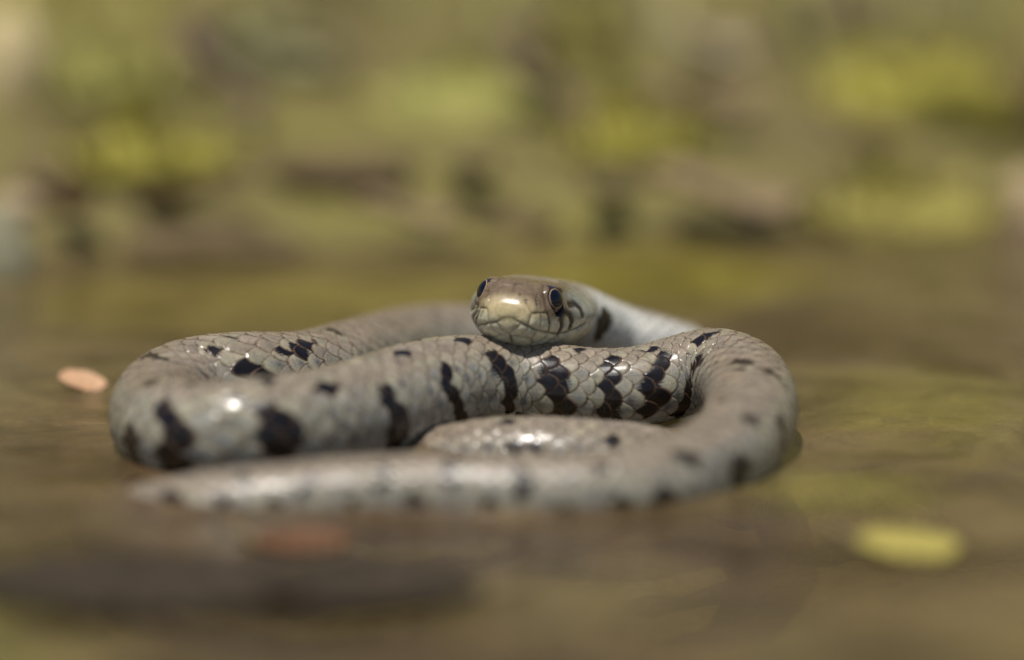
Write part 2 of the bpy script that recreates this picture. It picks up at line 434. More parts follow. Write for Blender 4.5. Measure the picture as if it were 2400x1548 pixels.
# lattice is not perfect: rows wander a little
Ug = U[:, None] + 0.05 * np.sin(U[:, None] * 1.9 + RHO[None, :] * 2.3) + 0 * RHO[None, :]
Rg = RHO[None, :] + 0.06 * np.sin(U[:, None] * 0.83 + RHO[None, :] * 1.1)
E0 = 0.5
def edge(dv): return E0 - 0.58 * np.abs(dv) ** 2.3
def cand(j):
    off = 0.5 * (np.mod(j, 2)); dv = Rg - j; E = edge(dv)
    i = np.ceil(Ug - off - E); du = Ug - off - i
    return i, off + i, du, dv, E
j0 = np.floor(Rg); j1 = j0 + 1
i0, uc0, du0, dv0, Ee0 = cand(j0); i1, uc1, du1, dv1, Ee1 = cand(j1)
pick = uc0 - Ee0 * 0 <= uc1
si = np.where(pick, i0, i1); sj = np.where(pick, j0, j1); du = np.where(pick, du0, du1); dv = np.where(pick, dv0, dv1)
Ee = np.where(pick, Ee0, Ee1); uc = np.where(pick, uc0, uc1)
edist = (Ee - du)                                            # distance (scale lengths) to own free edge
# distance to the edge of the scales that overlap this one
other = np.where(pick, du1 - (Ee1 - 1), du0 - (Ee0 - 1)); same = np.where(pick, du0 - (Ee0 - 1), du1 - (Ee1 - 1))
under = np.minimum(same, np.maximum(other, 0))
def hsh(a, b, c):
    x = np.sin(a * 127.1 + b * 311.7 + c * 74.7) * 43758.5453; return x - np.floor(x)
r1, r2, r3, r4 = (hsh(si, sj, c) for c in (1, 2, 3, 4))
ramp = np.clip((du - (E0 - 1)) / 1.0, 0, 1)
amp = np.interp(qs, [0, 15, 22, 30, TOT], [0, 0, 0.8, 1, 1])[:, None] * np.clip(rad / 4.8, 0.1, 1.1)[:, None]
keel = np.exp(-(dv / 0.07) ** 2) * (1 - sstep(5.5, 7.5, np.abs(Rg))) * 0.010
H = 0.13 * ramp + 0.055 * (1 - dv ** 2) - 0.07 * np.exp(-(edist / 0.05) ** 2) + keel
H += (r1 - 0.5) * 0.12 * dv * (np.abs(dv) < 1) + (r2 - 0.5) * 0.11 * (ramp - 0.5)
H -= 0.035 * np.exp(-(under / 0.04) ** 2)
# belly plates
vent = sstep(PB * 0.985, PB * 1.0, np.abs(np.where(fa > math.pi, fa - 2 * math.pi, fa)))[None, :]
vu = np.mod(Ug + 0.25, 1.0); Hv = 0.10 * vu - 0.08 * np.exp(-((1 - vu) / 0.05) ** 2)
H = H * (1 - vent) + Hv * vent
H = H * amp

# ---- colours (surface pigment only)
def C(*a): return np.array(a)
aph = np.abs(np.where(fa > math.pi, fa - 2 * math.pi, fa))[None, :] / PB
dors = C(0.25, 0.207, 0.158); flank = C(0.275, 0.262, 0.215); low = C(0.30, 0.315, 0.31); bel = C(0.40, 0.41, 0.37)
def mixc(a, b, t): return a * (1 - t[..., None]) + b * t[..., None]
ones = np.ones((NR, NPHI))
COL = mixc(np.broadcast_to(dors, (NR, NPHI, 3)), flank, sstep(0.25, 0.55, aph) * ones)
COL = mixc(COL, low, sstep(0.72, 0.95, aph) * ones)
COL = mixc(COL, bel, vent * ones)
COL = COL * (0.84 + 0.34 * r3)[..., None]
COL = mixc(COL, C(0.17, 0.21, 0.26), (0.55 * (r4 > 0.62) * np.exp(-((du - 0.10) / 0.20) ** 2 - (dv - (r1 - 0.5) * 0.7) ** 2 / 0.06) * sstep(0.3, 0.5, aph)) * (1 - vent))
COL = mixc(COL, C(0.34, 0.35, 0.24), 0.45 * (r2 > 0.7) * sstep(0.3, 0.5, aph) * (1 - vent) * (1 - sstep(0.12, 0.3, edist)))
tipd = np.exp(-(edist / 0.16) ** 2)
COL = mixc(COL, C(0.36, 0.33, 0.25), 0.35 * tipd * (1 - vent))
# small dusky flecks at the bases of scales on the coil to the left and elsewhere
COL = mixc(COL, C(0.05, 0.055, 0.07), 0.8 * (hsh(si, sj, 9) > 0.66) * np.exp(-((du + 0.12) / 0.18) ** 2 - (dv / 0.36) ** 2) * sstep(0.30, 0.45, aph) * (1 - vent))

# ---- black bars and spots: strokes placed by where they sit on the skin
marks = [  # (points, half width mm)
 ([(905, 925), (922, 960), (930, 1000), (934, 1042)], 1.3),
 ([(1040, 872), (1062, 925), (1075, 985)], 1.15), ([(1160, 848), (1190, 890), (1198, 950)], 1.1),
 ([(1290, 862), (1308, 915), (1318, 978)], 1.15), ([(1432, 862), (1430, 915), (1436, 985)], 1.15),
 ([(1556, 842), (1540, 895), (1530, 962)], 1.0), ([(1644, 850), (1618, 905), (1596, 965)], 0.8),
 ([(940, 828), (962, 846)], 0.55), ([(965, 803), (990, 798)], 0.5), ([(1070, 796), (1098, 812)], 0.55),
 ([(1505, 826), (1530, 820)], 0.45), ([(1350, 826), (1366, 822)], 0.35), ([(1432, 846), (1450, 838)], 0.4),
 ([(1690, 778), (1655, 792), (1630, 806)], 0.55), ([(1640, 800), (1655, 806)], 0.4),
 ([(396, 970), (404, 1000), (412, 1050), (418, 1112)], 1.3), ([(652, 985), (662, 1020), (668, 1060), (668, 1090)], 1.45), ([(312, 1035), (322, 1075)], 1.2),
 ([(530, 938), (560, 942)], 0.6), ([(765, 910), (795, 900)], 0.6), ([(350, 898), (370, 900)], 0.5), ([(400, 878), (440, 888)], 0.4), ([(460, 900), (462, 902)], 0.4),
 ([(596, 868), (606, 886)], 1.2), ([(640, 890), (625, 900)], 0.7), ([(478, 822), (510, 832)], 0.6), ([(660, 818), (700, 826)], 0.6), ([(345, 836), (385, 846)], 0.55), ([(510, 792), (545, 794)], 0.5),
 ([(484, 888), (488, 890)], 0.7), ([(765, 772), (790, 782)], 0.8), ([(680, 808), (735, 800)], 0.5),
 ([(1730, 850), (1765, 862), (1800, 872), (1830, 893)], 0.5), ([(1725, 868), (1735, 870)], 0.5), ([(1748, 985), (1765, 992)], 0.9), ([(1780, 790), (1800, 806)], 0.5),
 ([(1600, 1062), (1605, 1080)], 0.9), ([(1830, 985), (1832, 1050), (1818, 1105)], 0.95), ([(1732, 1098), (1722, 1150)], 1.45), ([(1535, 1186), (1560, 1200)], 1.5),
 ([(1400, 1100), (1410, 1110)], 0.5), ([(1218, 1100), (1222, 1150)], 0.9), ([(1050, 1090), (1055, 1125)], 0.9), ([(888, 1105), (896, 1125)], 0.85), ([(716, 1128), (720, 1145)], 0.9),
 ([(1325, 1205), (1335, 1215)], 1.0), ([(972, 1170), (978, 1175)], 0.9), ([(1120, 1182), (1160, 1188)], 0.8), ([(510, 1160), (515, 1175)], 0.7), ([(400, 1165), (405, 1170)], 0.8),
 ([(1450, 1185), (1455, 1190)], 0.6), ([(820, 1180), (830, 1184)], 0.7), ([(640, 1170), (650, 1176)], 0.6), ([(330, 1180), (336, 1190)], 0.7), ([(560, 1120), (566, 1124)], 0.5),
 ([(470, 1100), (480, 1106)], 0.35), ([(760, 1080), (766, 1084)], 0.3), ([(1660, 1130), (1664, 1136)], 0.5), ([(1790, 1040), (1796, 1046)], 0.45), ([(1690, 940), (1696, 946)], 0.3), ([(850, 850), (858, 846)], 0.3),
 ([(290, 960), (294, 966)], 0.3), ([(330, 960), (334, 966)], 0.3), ([(300, 930), (304, 934)], 0.25), ([(340, 1010), (344, 1014)], 0.25),
 ([(1180, 990), (1205, 992)], 0.45), ([(1208, 1044), (1252, 1048)], 0.75), ([(1430, 1036), (1462, 1040)], 0.5), ([(1350, 1005), (1380, 1006)], 0.35), ([(1420, 745), (1410, 765), (1405, 785)], 1.3),
]
Wrow = np.interp(np.abs(fa), [0, PB], [1.0, 1.6]) * 1.0
Fv = np.where(fa > math.pi, fa - 2 * math.pi, fa)
# blend each skin point toward the middle of its scale so the bars end along scale edges
blend = 0.64
ub = Ug * (1 - blend) + (uc + 0.02) * blend
rb_ = Rg * (1 - blend) + sj * blend
Lm = Lsc[:, None]
black = np.zeros((NR, NPHI)); halo = np.zeros((NR, NPHI))
covered = []
jag = 0.22 * np.sin(Ug * 13 + Rg * 9) * np.sin(Rg * 17 - Ug * 8) + 0.40 * (hsh(si, sj, 21) - 0.5)
for pts, hw in marks:
    hp = [hit(*p_) for p_ in pts]; hp = [h for h in hp if h is not None]
    if not hp: continue
    hp = [h for h in hp if abs(U[h[1]] - U[hp[0][1]]) < 9]
    uv = np.array([(U[r], RHO[f]) for _, r, f, _ in hp])
    for q_ in range(1, len(uv)):
        if uv[q_, 1] * uv[0, 1] < 0 and abs(uv[q_, 1]) > 5.5: uv[q_, 1] = math.copysign(min(9.0, 15.8 - abs(uv[q_, 1])), uv[0, 1])
    if uv[:, 0].max() - uv[:, 0].min() > 9: print("mark spans coils", pts, uv.tolist()); uv = uv[:1]
    if len(uv) == 1: uv = np.vstack([uv, uv])
    covered.append(uv[:, 0].mean())
    rr_ = np.where((U > uv[:, 0].min() - 3) & (U < uv[:, 0].max() + 3))[0]; a0, a1 = rr_[0], rr_[-1] + 1
    best = np.full((a1 - a0, NPHI), 1e9)
    lm = Lm[a0:a1]; wrow = 1.25
    for (u0, v0), (u1, v1) in zip(uv[:-1], uv[1:]):
        ax_, ay_ = u0 * lm, v0 * wrow; bx_, by_ = u1 * lm, v1 * wrow
        px_, py_ = ub[a0:a1] * lm, rb_[a0:a1] * wrow
        dx, dy = bx_ - ax_, by_ - ay_
        t_ = np.clip(((px_ - ax_) * dx + (py_ - ay_) * dy) / np.maximum(dx * dx + dy * dy, 1e-6), 0, 1)
        best = np.minimum(best, np.hypot(px_ - ax_ - t_ * dx, py_ - ay_ - t_ * dy))
    m_ = 1 - sstep(-0.07, 0.07, best - hw * (1 + 0.0) + jag[a0:a1] * min(0.45, hw * 0.5))
    black[a0:a1] = np.maximum(black[a0:a1], m_)
    halo[a0:a1] = np.maximum(halo[a0:a1], np.exp(-((best - hw - 0.35) / 0.45) ** 2))
# the flanks and back the photograph does not show carry the same pattern
covered = np.array(covered)
for kk in np.arange(14, U[-1] - 4, 4.6):
    for sgn in (-1, 1):
        far_side = sgn
        u_ = kk + rng.uniform(-.6, .6)
        rs = np.searchsorted(U, u_)
        if rs >= NR: continue
        jv = np.argmin(np.abs(RHO - sgn * 5.5)); nv = NRM[rs, jv]
        seen_ = False
        for jr in (3.0, 4.5, 5.8, 7.0):
            for dr in (-16, 0, 16):
                r2_ = min(max(rs + dr, 0), NR - 1); P_ = SM[r2_, np.argmin(np.abs(RHO - sgn * jr))]; h_ = bvh.ray_cast(Vector(CAM), Vector(P_ - CAM).normalized())
                if h_[0] is not None and h_[3] > np.linalg.norm(P_ - CAM) - 0.6: seen_ = True
        if seen_: continue
        rr_ = np.where(np.abs(U - u_) < 2)[0]; a0, a1 = rr_[0], rr_[-1] + 1
        best = np.hypot((ub[a0:a1] - u_) * Lm[a0:a1], np.clip(np.abs(rb_[a0:a1] - sgn * 5.8) - 1.6, 0, None) * 1.25)
        black[a0:a1] = np.maximum(black[a0:a1], 1 - sstep(-.07, .07, best - 0.9 + 0.4 * jag[a0:a1]))
vblk = (hsh(np.floor(Ug + .25), np.sign(Fv)[None, :] * ones, 5) > 0.93) * vent
black = np.maximum(black, vblk * sstep(18, 26, qs)[:, None])
black = black * sstep(16, 22, qs)[:, None]
COL = mixc(COL, C(0.37, 0.36, 0.24), halo * 0.35 * (hsh(si, sj, 31) > 0.4) * (1 - vent))
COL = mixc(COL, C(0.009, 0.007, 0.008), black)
# pale collar just behind the head, whitish neck flank
collar = np.exp(-((qs[:, None] - 42) / 21.0) ** 6) * sstep(0.0, 0.4, aph) * (1 - 0.25 * sstep(30, 48, qs[:, None]))
COL = mixc(COL, C(0.78, 0.79, 0.74), collar * (1 - black) * 0.85)
# rim of each scale: thin brown line, then the dark fold under it
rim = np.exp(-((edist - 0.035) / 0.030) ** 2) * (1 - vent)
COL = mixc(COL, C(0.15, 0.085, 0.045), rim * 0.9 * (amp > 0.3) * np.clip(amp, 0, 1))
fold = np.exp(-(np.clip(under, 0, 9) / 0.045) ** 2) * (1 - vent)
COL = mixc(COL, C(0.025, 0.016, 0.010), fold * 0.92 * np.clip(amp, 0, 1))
DARK = black

# ---- head plates
def zp(pts): return [(1060 + a / 5.97, 610 + b / 5.97) for a, b in pts]
seams = [  # (points traced on the head, width mm, darkness)
 ([(345, 935), (400, 905), (510, 882), (620, 868), (680, 825), (725, 795), (860, 800), (920, 860), (1000, 905), (1070, 930), (1150, 975), (1250, 1000), (1350, 1022), (1480, 1040), (1600, 1010), (1750, 955), (1870, 880)], .20, .75),
 ([(510, 880), (497, 780), (480, 680)], .13, .55), ([(1062, 915), (1090, 830), (1112, 750)], .13, .55),
 ([(1112, 750), (1230, 741), (1340, 742)], .12, .6), ([(1112, 750), (1072, 665), (1030, 590)], .10, .4),
 ([(480, 680), (430, 668), (385, 672)], .12, .6), ([(480, 680), (520, 560), (540, 450)], .08, .25),
 ([(1228, 968), (1252, 860), (1240, 745)], .12, .6), ([(1350, 1012), (1372, 900), (1352, 790), (1340, 742)], .30, .95),
 ([(1495, 1030), (1538, 930), (1530, 835), (1490, 762)], .78, 1.0), ([(1655, 940), (1682, 860), (1650, 775), (1540, 712)], .80, 1.0),
 ([(1830, 780), (1800, 680), (1720, 610), (1640, 625)], .85, 1.0),
 ([(670, 815), (780, 790), (880, 815)], .42, .45),  # arch over the mouth: a groove, with its shadow painted into the colour
 ([(400, 900), (398, 800), (440, 672)], .11, .6), ([(338, 925), (338, 835), (385, 700)], .24, .9),
 ([(290, 850), (305, 770), (360, 700)], .30, 1.0), ([(252, 780), (272, 690), (325, 645), (370, 655)], .36, 1.0),
 ([(560, 395), (690, 352), (850, 362), (1000, 372), (1130, 405), (1200, 470), (1285, 552)], .07, .25),
 ([(488, 305), (620, 291), (760, 282), (890, 298), (1050, 300), (1190, 300), (1270, 340), (1380, 382)], .11, .5),
 ([(890, 298), (868, 372), (850, 440)], .11, .5), ([(1190, 300), (1150, 245), (1060, 212)], .10, .5), ([(620, 291), (760, 240), (920, 207)], .09, .4),
 ([(1270, 340), (1275, 450), (1300, 560), (1312, 650), (1332, 740)], .12, .55), ([(460, 440), (520, 438), (535, 500)], .07, .25),
 ([(1200, 520), (1240, 600), (1250, 740)], .09, .4), ([(1200, 470), (1180, 540), (1195, 620), (1215, 740)], .10, .4),
 ([(620, 875), (680, 960), (800, 1035), (860, 975), (950, 905)], .13, .5), ([(800, 1035), (828, 1110), (838, 1175)], .15, .8),
 ([(510, 890), (560, 965), (690, 1050)], .10, .4), ([(1062, 945), (1010, 1035), (870, 1065)], .10, .4),
 ([(1185, 985), (1150, 1060), (1105, 1112), (1128, 1165), (1050, 1210)], .14, .6), ([(525, 1040), (545, 1095), (650, 1165), (830, 1178)], .12, .5),
 ([(1345, 1030), (1290, 1105), (1140, 1165)], .12, .5), ([(1480, 1050), (1420, 1115), (1300, 1165)], .10, .4), ([(690, 1050), (600, 1080), (540, 1085)], .08, .3),
 ([(400, 1000), (450, 1070), (545, 1095)], .10, .4), ([(870, 1065), (1000, 1080), (1105, 1112)], .10, .4),
]
HPos = POS[:HN]; hcol = np.zeros((HN, NPHI)); hgro = np.zeros((HN, NPHI)); hseam = np.full((HN, NPHI), 9.0)
def polydist(P, pts):
    best = np.full(P.shape[:-1], 1e9)
    for a, b in zip(pts[:-1], pts[1:]):
        ab = b - a; L2 = max(ab @ ab, 1e-9)
        t_ = np.clip(((P - a) @ ab) / L2, 0, 1)
        best = np.minimum(best, np.linalg.norm(P - a - t_[..., None] * ab, axis=-1))
    return best
def densify(pts, n=5):
    out = []
    for a, b in zip(pts[:-1], pts[1:]):
        for t_ in np.linspace(0, 1, n, endpoint=False): out.append((a[0] + (b[0] - a[0]) * t_, a[1] + (b[1] - a[1]) * t_))
    out.append(pts[-1]); return out
for pts, w_, dkn in seams:
    P3 = []
    for p_ in densify(zp(pts), 4):
        h = hit(*p_)
        if h is not None and qs[h[1]] < 17 and h[3] < 480: P3.append(h[0])
    if len(P3) < 2: continue
    d_ = polydist(HPos, P3)
    w2 = w_ * 0.62
    hcol = np.maximum(hcol, dkn * np.exp(-(d_ / min(w2, 0.46)) ** (2 if w2 < .3 else 3))); hgro = np.maximum(hgro, min(0.17, 0.07 + w_ * 0.6) * np.exp(-(d_ / (w2 * 1.5)) ** 2)); hseam = np.minimum(hseam, d_)
# plates swell between seams
HH = np.zeros((NR, NPHI)); HH[:HN] = -hgro * 0.9 + 0.10 * sstep(0, 0.7, hseam)
HH[:HN] *= sstep(0.0, 0.4, qs[:HN])[:, None] * (1 - sstep(14, 16, qs[:HN]))[:, None]
H = H + HH
# nostrils and head pigment
rel = SM[:HN] - SNOUT; hx = rel @ headS; hz = rel @ headN; hb = rel @ HEADBACK
topc, snoutc, lipc, chinc = C(0.165, 0.118, 0.075), C(0.52, 0.43, 0.25), C(0.60, 0.57, 0.42), C(0.52, 0.52, 0.41)
hc = mixc(np.broadcast_to(topc, (HN, NPHI, 3)), snoutc, (1 - sstep(0.6, 4.2, hb + np.clip(hz, 0, 9) * 0.9)))
hc = mixc(hc, C(0.26, 0.27, 0.23), sstep(6.5, 10, hb) * (1 - sstep(2.2, 3.2, hz)) * 1.0)
hc = mixc(hc, lipc, 1 - sstep(-0.6, 0.5, hz + 0.02 * hb))
hc = mixc(hc, chinc, 1 - sstep(-3.0, -1.8, hz))
hc = mixc(hc, C(0.50, 0.42, 0.22), np.exp(-((hz + 0.3) / 0.9) ** 2 - (hx / 2.7) ** 2) * (1 - sstep(0.5, 1.8, hb)) * 0.8)
npz = [hit(*zp([(1190, 575)])[0]), hit(*zp([(1200, 620)])[0])]
nostr = [h[0] for h in npz if h is not None]
if nostr:
    d_ = polydist(HPos, nostr if len(nostr) > 1 else nostr * 2)
    # mirror for the other nostril
    mir = [p_ - headS * 2 * ((p_ - SNOUT) @ headS) for p_ in nostr]
    d2 = polydist(HPos, mir if len(mir) > 1 else mir * 2)
    nn = np.exp(-(np.minimum(d_, d2) / 0.22) ** 2)
    hc = mixc(hc, C(0.03, 0.015, 0.01), 0.9 * nn); H[:HN] -= 0.18 * nn
hc = mixc(hc, C(0.028, 0.018, 0.013), np.clip(hcol * 1.15, 0, 1) * 0.96)
for e, sgn in zip(EYES, (-1, 1)):
    ax = headS * sgn * 0.90 - b3 * 0.40 + headN * 0.12; ax /= np.linalg.norm(ax)
    rl = SM[:HN] - e; lat = np.linalg.norm(rl - (rl @ ax)[..., None] * ax, axis=-1)
    hc = mixc(hc, C(0.012, 0.010, 0.012), (1 - sstep(1.64, 1.84, lat)) * ((rl @ ax) > -0.6))
hw_ = 1 - sstep(12.5, 15.9, qs[:HN])[:, None] * ones[:HN]
# nape: dark collar patches and olive cheeks blend into the neck
COL[:HN] = mixc(COL[:HN], hc, hw_)
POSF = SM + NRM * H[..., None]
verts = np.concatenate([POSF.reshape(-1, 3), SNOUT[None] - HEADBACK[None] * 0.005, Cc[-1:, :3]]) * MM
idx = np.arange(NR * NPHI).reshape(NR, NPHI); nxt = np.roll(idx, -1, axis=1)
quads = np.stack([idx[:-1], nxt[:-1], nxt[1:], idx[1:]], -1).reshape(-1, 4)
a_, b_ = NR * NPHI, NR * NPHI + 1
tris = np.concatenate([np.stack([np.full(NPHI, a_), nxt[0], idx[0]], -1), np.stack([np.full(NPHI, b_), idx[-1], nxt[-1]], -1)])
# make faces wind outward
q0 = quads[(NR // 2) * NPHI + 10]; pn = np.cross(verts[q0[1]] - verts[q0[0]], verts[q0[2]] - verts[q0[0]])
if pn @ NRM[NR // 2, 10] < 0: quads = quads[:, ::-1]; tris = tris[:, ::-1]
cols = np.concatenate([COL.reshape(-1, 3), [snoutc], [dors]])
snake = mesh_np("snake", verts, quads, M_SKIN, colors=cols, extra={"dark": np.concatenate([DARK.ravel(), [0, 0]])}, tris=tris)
tag(snake, label="coiled grey brown snake with black flank bars resting its head on its body", cat="snake")
print("snake rings", NR, "around", NPHI, "quads", len(quads), "length", TOT)

# ---- eyes
def cap_mesh(center, ax, upv, R, a0, a1, sx=1.0, n=28, m=64, lift=0.0):
    """band of a sphere between polar angles a0..a1 round ax; sx squeezes sideways"""
    ax = ax / np.linalg.norm(ax); u_ = upv - ax * (upv @ ax); u_ /= np.linalg.norm(u_); s_ = np.cross(ax, u_)
    th = np.linspace(a0, a1, n); ph = np.linspace(0, 2 * math.pi, m, endpoint=False)
    TH, P2 = np.meshgrid(th, ph, indexing='ij')
    dirs = (np.cos(TH)[..., None] * ax + np.sin(TH)[..., None] * (np.cos(P2)[..., None] * u_ + sx * np.sin(P2)[..., None] * s_))
    dirs /= np.linalg.norm(dirs, axis=-1, keepdims=True)
    V_ = center + dirs * (R + lift)
    if a0 < 1e-6: V_[0] = center + ax * (R + lift)
    i_ = np.arange(n * m).reshape(n, m); j_ = np.roll(i_, -1, 1)
    q_ = np.stack([i_[:-1], i_[1:], j_[1:], j_[:-1]], -1).reshape(-1, 4)
    return V_.reshape(-1, 3) * MM, q_
for e, sgn in zip(EYES, (-1, 1)):
    ax = headS * sgn * 0.86 - b3 * 0.55 + headN * 0.36
    ec = e + headS * sgn * -0.20
    vb, qb = cap_mesh(ec, ax, headN, EYE_R, 0, math.pi * 0.62)
    eye = mesh_np("eye", vb, qb, M_EYE, snake)
    vi, qi = cap_mesh(ec, ax, headN, EYE_R, 0.60, 0.675, 0.9, 8, 64, 0.018)
    mesh_np("iris_ring", vi, qi, M_IRIS, eye)
    vp, qp = cap_mesh(ec, ax, headN, EYE_R, 0, 0.61, 0.9, 14, 64, 0.026)
    mesh_np("pupil", vp, qp, M_PUPIL, eye)

# ------------------------------------------------------------------ water with a meniscus against the skin
xs = graded(-1.6, 1.6, -0.075, 0.075, 0.0006, 0.1); ys = graded(-1.5, 0.34, -0.062, 0.062, 0.0006, 0.1)
WX, WY = np.meshgrid(xs, ys)
near = (np.abs(WX) < 0.08) & (np.abs(WY) < 0.066)
dmin = np.full(WX.shape, 99.0)
cl = Cc[::14]; px_, py_ = WX[near] * 1000, WY[near] * 1000; dm = np.full(px_.shape, 99.0)
for cx, cy, cz, r_ in cl:
    if abs(cz) < r_: dm = np.minimum(dm, np.hypot(px_ - cx, py_ - cy) - math.sqrt(r_ * r_ - cz * cz))
dmin[near] = dm
WZ = 0.0012 * np.exp(-np.clip(dmin, 0, 99) / 1.5)
WZ += 0.00012 * np.sin(np.hypot(WX + 0.02, WY * 1.6 - 0.02) * 420) * np.exp(-np.hypot(WX, WY) / 0.2) * (np.hypot(WX, WY) < 0.4)
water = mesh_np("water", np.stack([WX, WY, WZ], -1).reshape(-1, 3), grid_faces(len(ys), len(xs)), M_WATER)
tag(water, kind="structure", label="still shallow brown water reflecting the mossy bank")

# ------------------------------------------------------------------ plants, leaves and stones of the bank
def on_ground(px, py, zoff=0.0):
    o, d = px_ray(px, py); o = o * MM
    t_ = 0.2
    while t_ < 4:
        q_ = o + d * t_
        if q_[2] < terrain(q_[0], q_[1]) + zoff: break
        t_ += 0.001
    return q_
def on_water(px, py, z=0.0):
    o, d = px_ray(px, py); o = o * MM; t_ = (z - o[2]) / d[2]; return o + d * t_

M_MOSS = {
 'yellow': mat_natural("moss_yellow_green", [(0.3, (0.22, 0.195, 0.035)), (0.6, (0.30, 0.265, 0.045))], 90, sss=0.0),
 'green': mat_natural("moss_green", [(0.3, (0.23, 0.22, 0.06)), (0.6, (0.33, 0.31, 0.09))], 90),
 'pale': mat_natural("moss_pale_green", [(0.3, (0.26, 0.25, 0.12)), (0.6, (0.36, 0.345, 0.18))], 90),
 'olive': mat_natural("moss_olive", [(0.3, (0.18, 0.155, 0.04)), (0.6, (0.30, 0.26, 0.06))], 90)}
M_PEAT = mat_natural("dark_peat", [(0.3, (0.08, 0.056, 0.026)), (0.6, (0.14, 0.10, 0.048))], 120)
M_LEAF = {
 'brown': mat_natural("leaf_brown", [(0.3, (0.17, 0.12, 0.065)), (0.6, (0.25, 0.18, 0.10))], 120, 0.6),
 'dark': mat_natural("leaf_dark_brown", [(0.3, (0.022, 0.015, 0.008)), (0.6, (0.045, 0.031, 0.017))], 120, 0.6),
 'orange': mat_natural("leaf_orange", [(0.3, (0.09, 0.046, 0.022)), (0.6, (0.16, 0.075, 0.034))], 120, 0.6),
 'pale': mat_natural("leaf_pale_tan", [(0.3, (0.38, 0.31, 0.21)), (0.6, (0.50, 0.42, 0.30))], 120, 0.6),
 'peach': mat_natural("leaf_peach", [(0.3, (0.42, 0.24, 0.13)), (0.6, (0.60, 0.38, 0.23))], 120, 0.6),
 'pink': mat_natural("leaf_grey_pink", [(0.3, (0.23, 0.18, 0.11)), (0.6, (0.31, 0.25, 0.17))], 120, 0.6),
 'yellow': mat_natural("leaf_yellow", [(0.3, (0.24, 0.20, 0.045)), (0.6, (0.38, 0.32, 0.08))], 120, 0.6)}
M_STONE = {
 'cream': mat_natural("stone_cream", [(0.3, (0.40, 0.31, 0.15)), (0.6, (0.50, 0.41, 0.22))], 60),
 'grey': mat_natural("stone_grey", [(0.3, (0.19, 0.18, 0.11)), (0.6, (0.25, 0.235, 0.15))], 60),
 'tan': mat_natural("stone_tan", [(0.3, (0.30, 0.22, 0.13)), (0.6, (0.40, 0.31, 0.19))], 60)}
M_STEM = mat_natural("plant_stem", [(0.3, (0.16, 0.12, 0.06)), (0.6, (0.26, 0.20, 0.10))], 200)
M_BARK = mat_natural("twig_bark", [(0.3, (0.09, 0.06, 0.04)), (0.6, (0.17, 0.12, 0.08))], 200)
M_GRASS = mat_natural("grass_blades", [(0.3, (0.18, 0.18, 0.05)), (0.6, (0.30, 0.29, 0.09))], 40, 0.55)

def sphere_dirs(n, m):
    th = np.linspace(0.02, math.pi - 0.02, n); ph = np.linspace(0, 2 * math.pi, m, endpoint=False)
    A, B = np.meshgrid(th, ph, indexing='ij')
    D = np.stack([np.sin(A) * np.cos(B), np.sin(A) * np.sin(B), np.cos(A)], -1)
    i_ = np.arange(n * m).reshape(n, m); j_ = np.roll(i_, -1, 1)
    return D, np.stack([i_[:-1], i_[1:], j_[1:], j_[:-1]], -1).reshape(-1, 4)
def lump(D, seed, s, amp_):
    f = D.reshape(-1, 3)
    return np.array([1 + amp_ * (noise.noise(Vector(d) * s + Vector((seed, 0, 0))) + 0.5 * noise.noise(Vector(d) * s * 2.7 + Vector((0, seed, 0)))) for d in f]).reshape(D.shape[:-1])
def ground_pt(name, p_, w, d, h, mat, label, cat, group, seed, shoots=0, amp_=0.25, sink=0.35):
    D, q_ = sphere_dirs(18, 30)
    L_ = lump(D, seed, 1.6, amp_)
    V_ = D * L_[..., None] * np.array([w / 2, d / 2, h / 2])
    base = empty(name, (p_[0], p_[1], p_[2]))
    nm = {'moss': 'mound', 'soil': 'clod', 'stone': 'body'}.get(cat, 'body')
    V_[..., 2] += h * (0.5 - sink)
    if cat == 'moss' and not shoots:
        o = mesh_np(nm, V_.reshape(-1, 3), q_, mat, base); return tag(base, label, cat, group)
    if shoots:
        mesh_np(nm, V_.reshape(-1, 3), q_, mat, base)
        vs, tr_ = [], []
        rg = np.random.default_rng(int(seed * 10) + 3)
        flat = V_.reshape(-1, 3); up_ok = np.where(D.reshape(-1, 3)[:, 2] > -0.05)[0]
        for _ in range(shoots):
            c_ = flat[rg.choice(up_ok)] + rg.normal(0, w * 0.02, 3); n_ = D.reshape(-1, 3)[rg.choice(up_ok)] * 0.5 + (c_ / np.linalg.norm(c_ + 1e-6)) + rg.normal(0, .35, 3); n_[2] += 0.4; n_ /= np.linalg.norm(n_)
            L = rg.uniform(0.003, 0.008); wv = np.cross(n_, rg.normal(0, 1, 3)); wv *= 0.0007 / np.linalg.norm(wv)
            b0 = len(vs); vs += [c_ - wv, c_ + wv, c_ + n_ * L * 0.6 + wv * 1.3, c_ + n_ * L]
            tr_ += [(b0, b0 + 1, b0 + 2), (b0, b0 + 2, b0 + 3)]
        tag(mesh_np("moss_shoots", np.array(vs), None, mat, base, smooth=False, tris=tr_), kind="stuff")
        tag(base, label, cat, group); return base
    bpy.data.objects.remove(base)
    o = mesh_np(name, V_.reshape(-1, 3), q_, mat, loc=p_)
    return tag(o, label, cat, group)
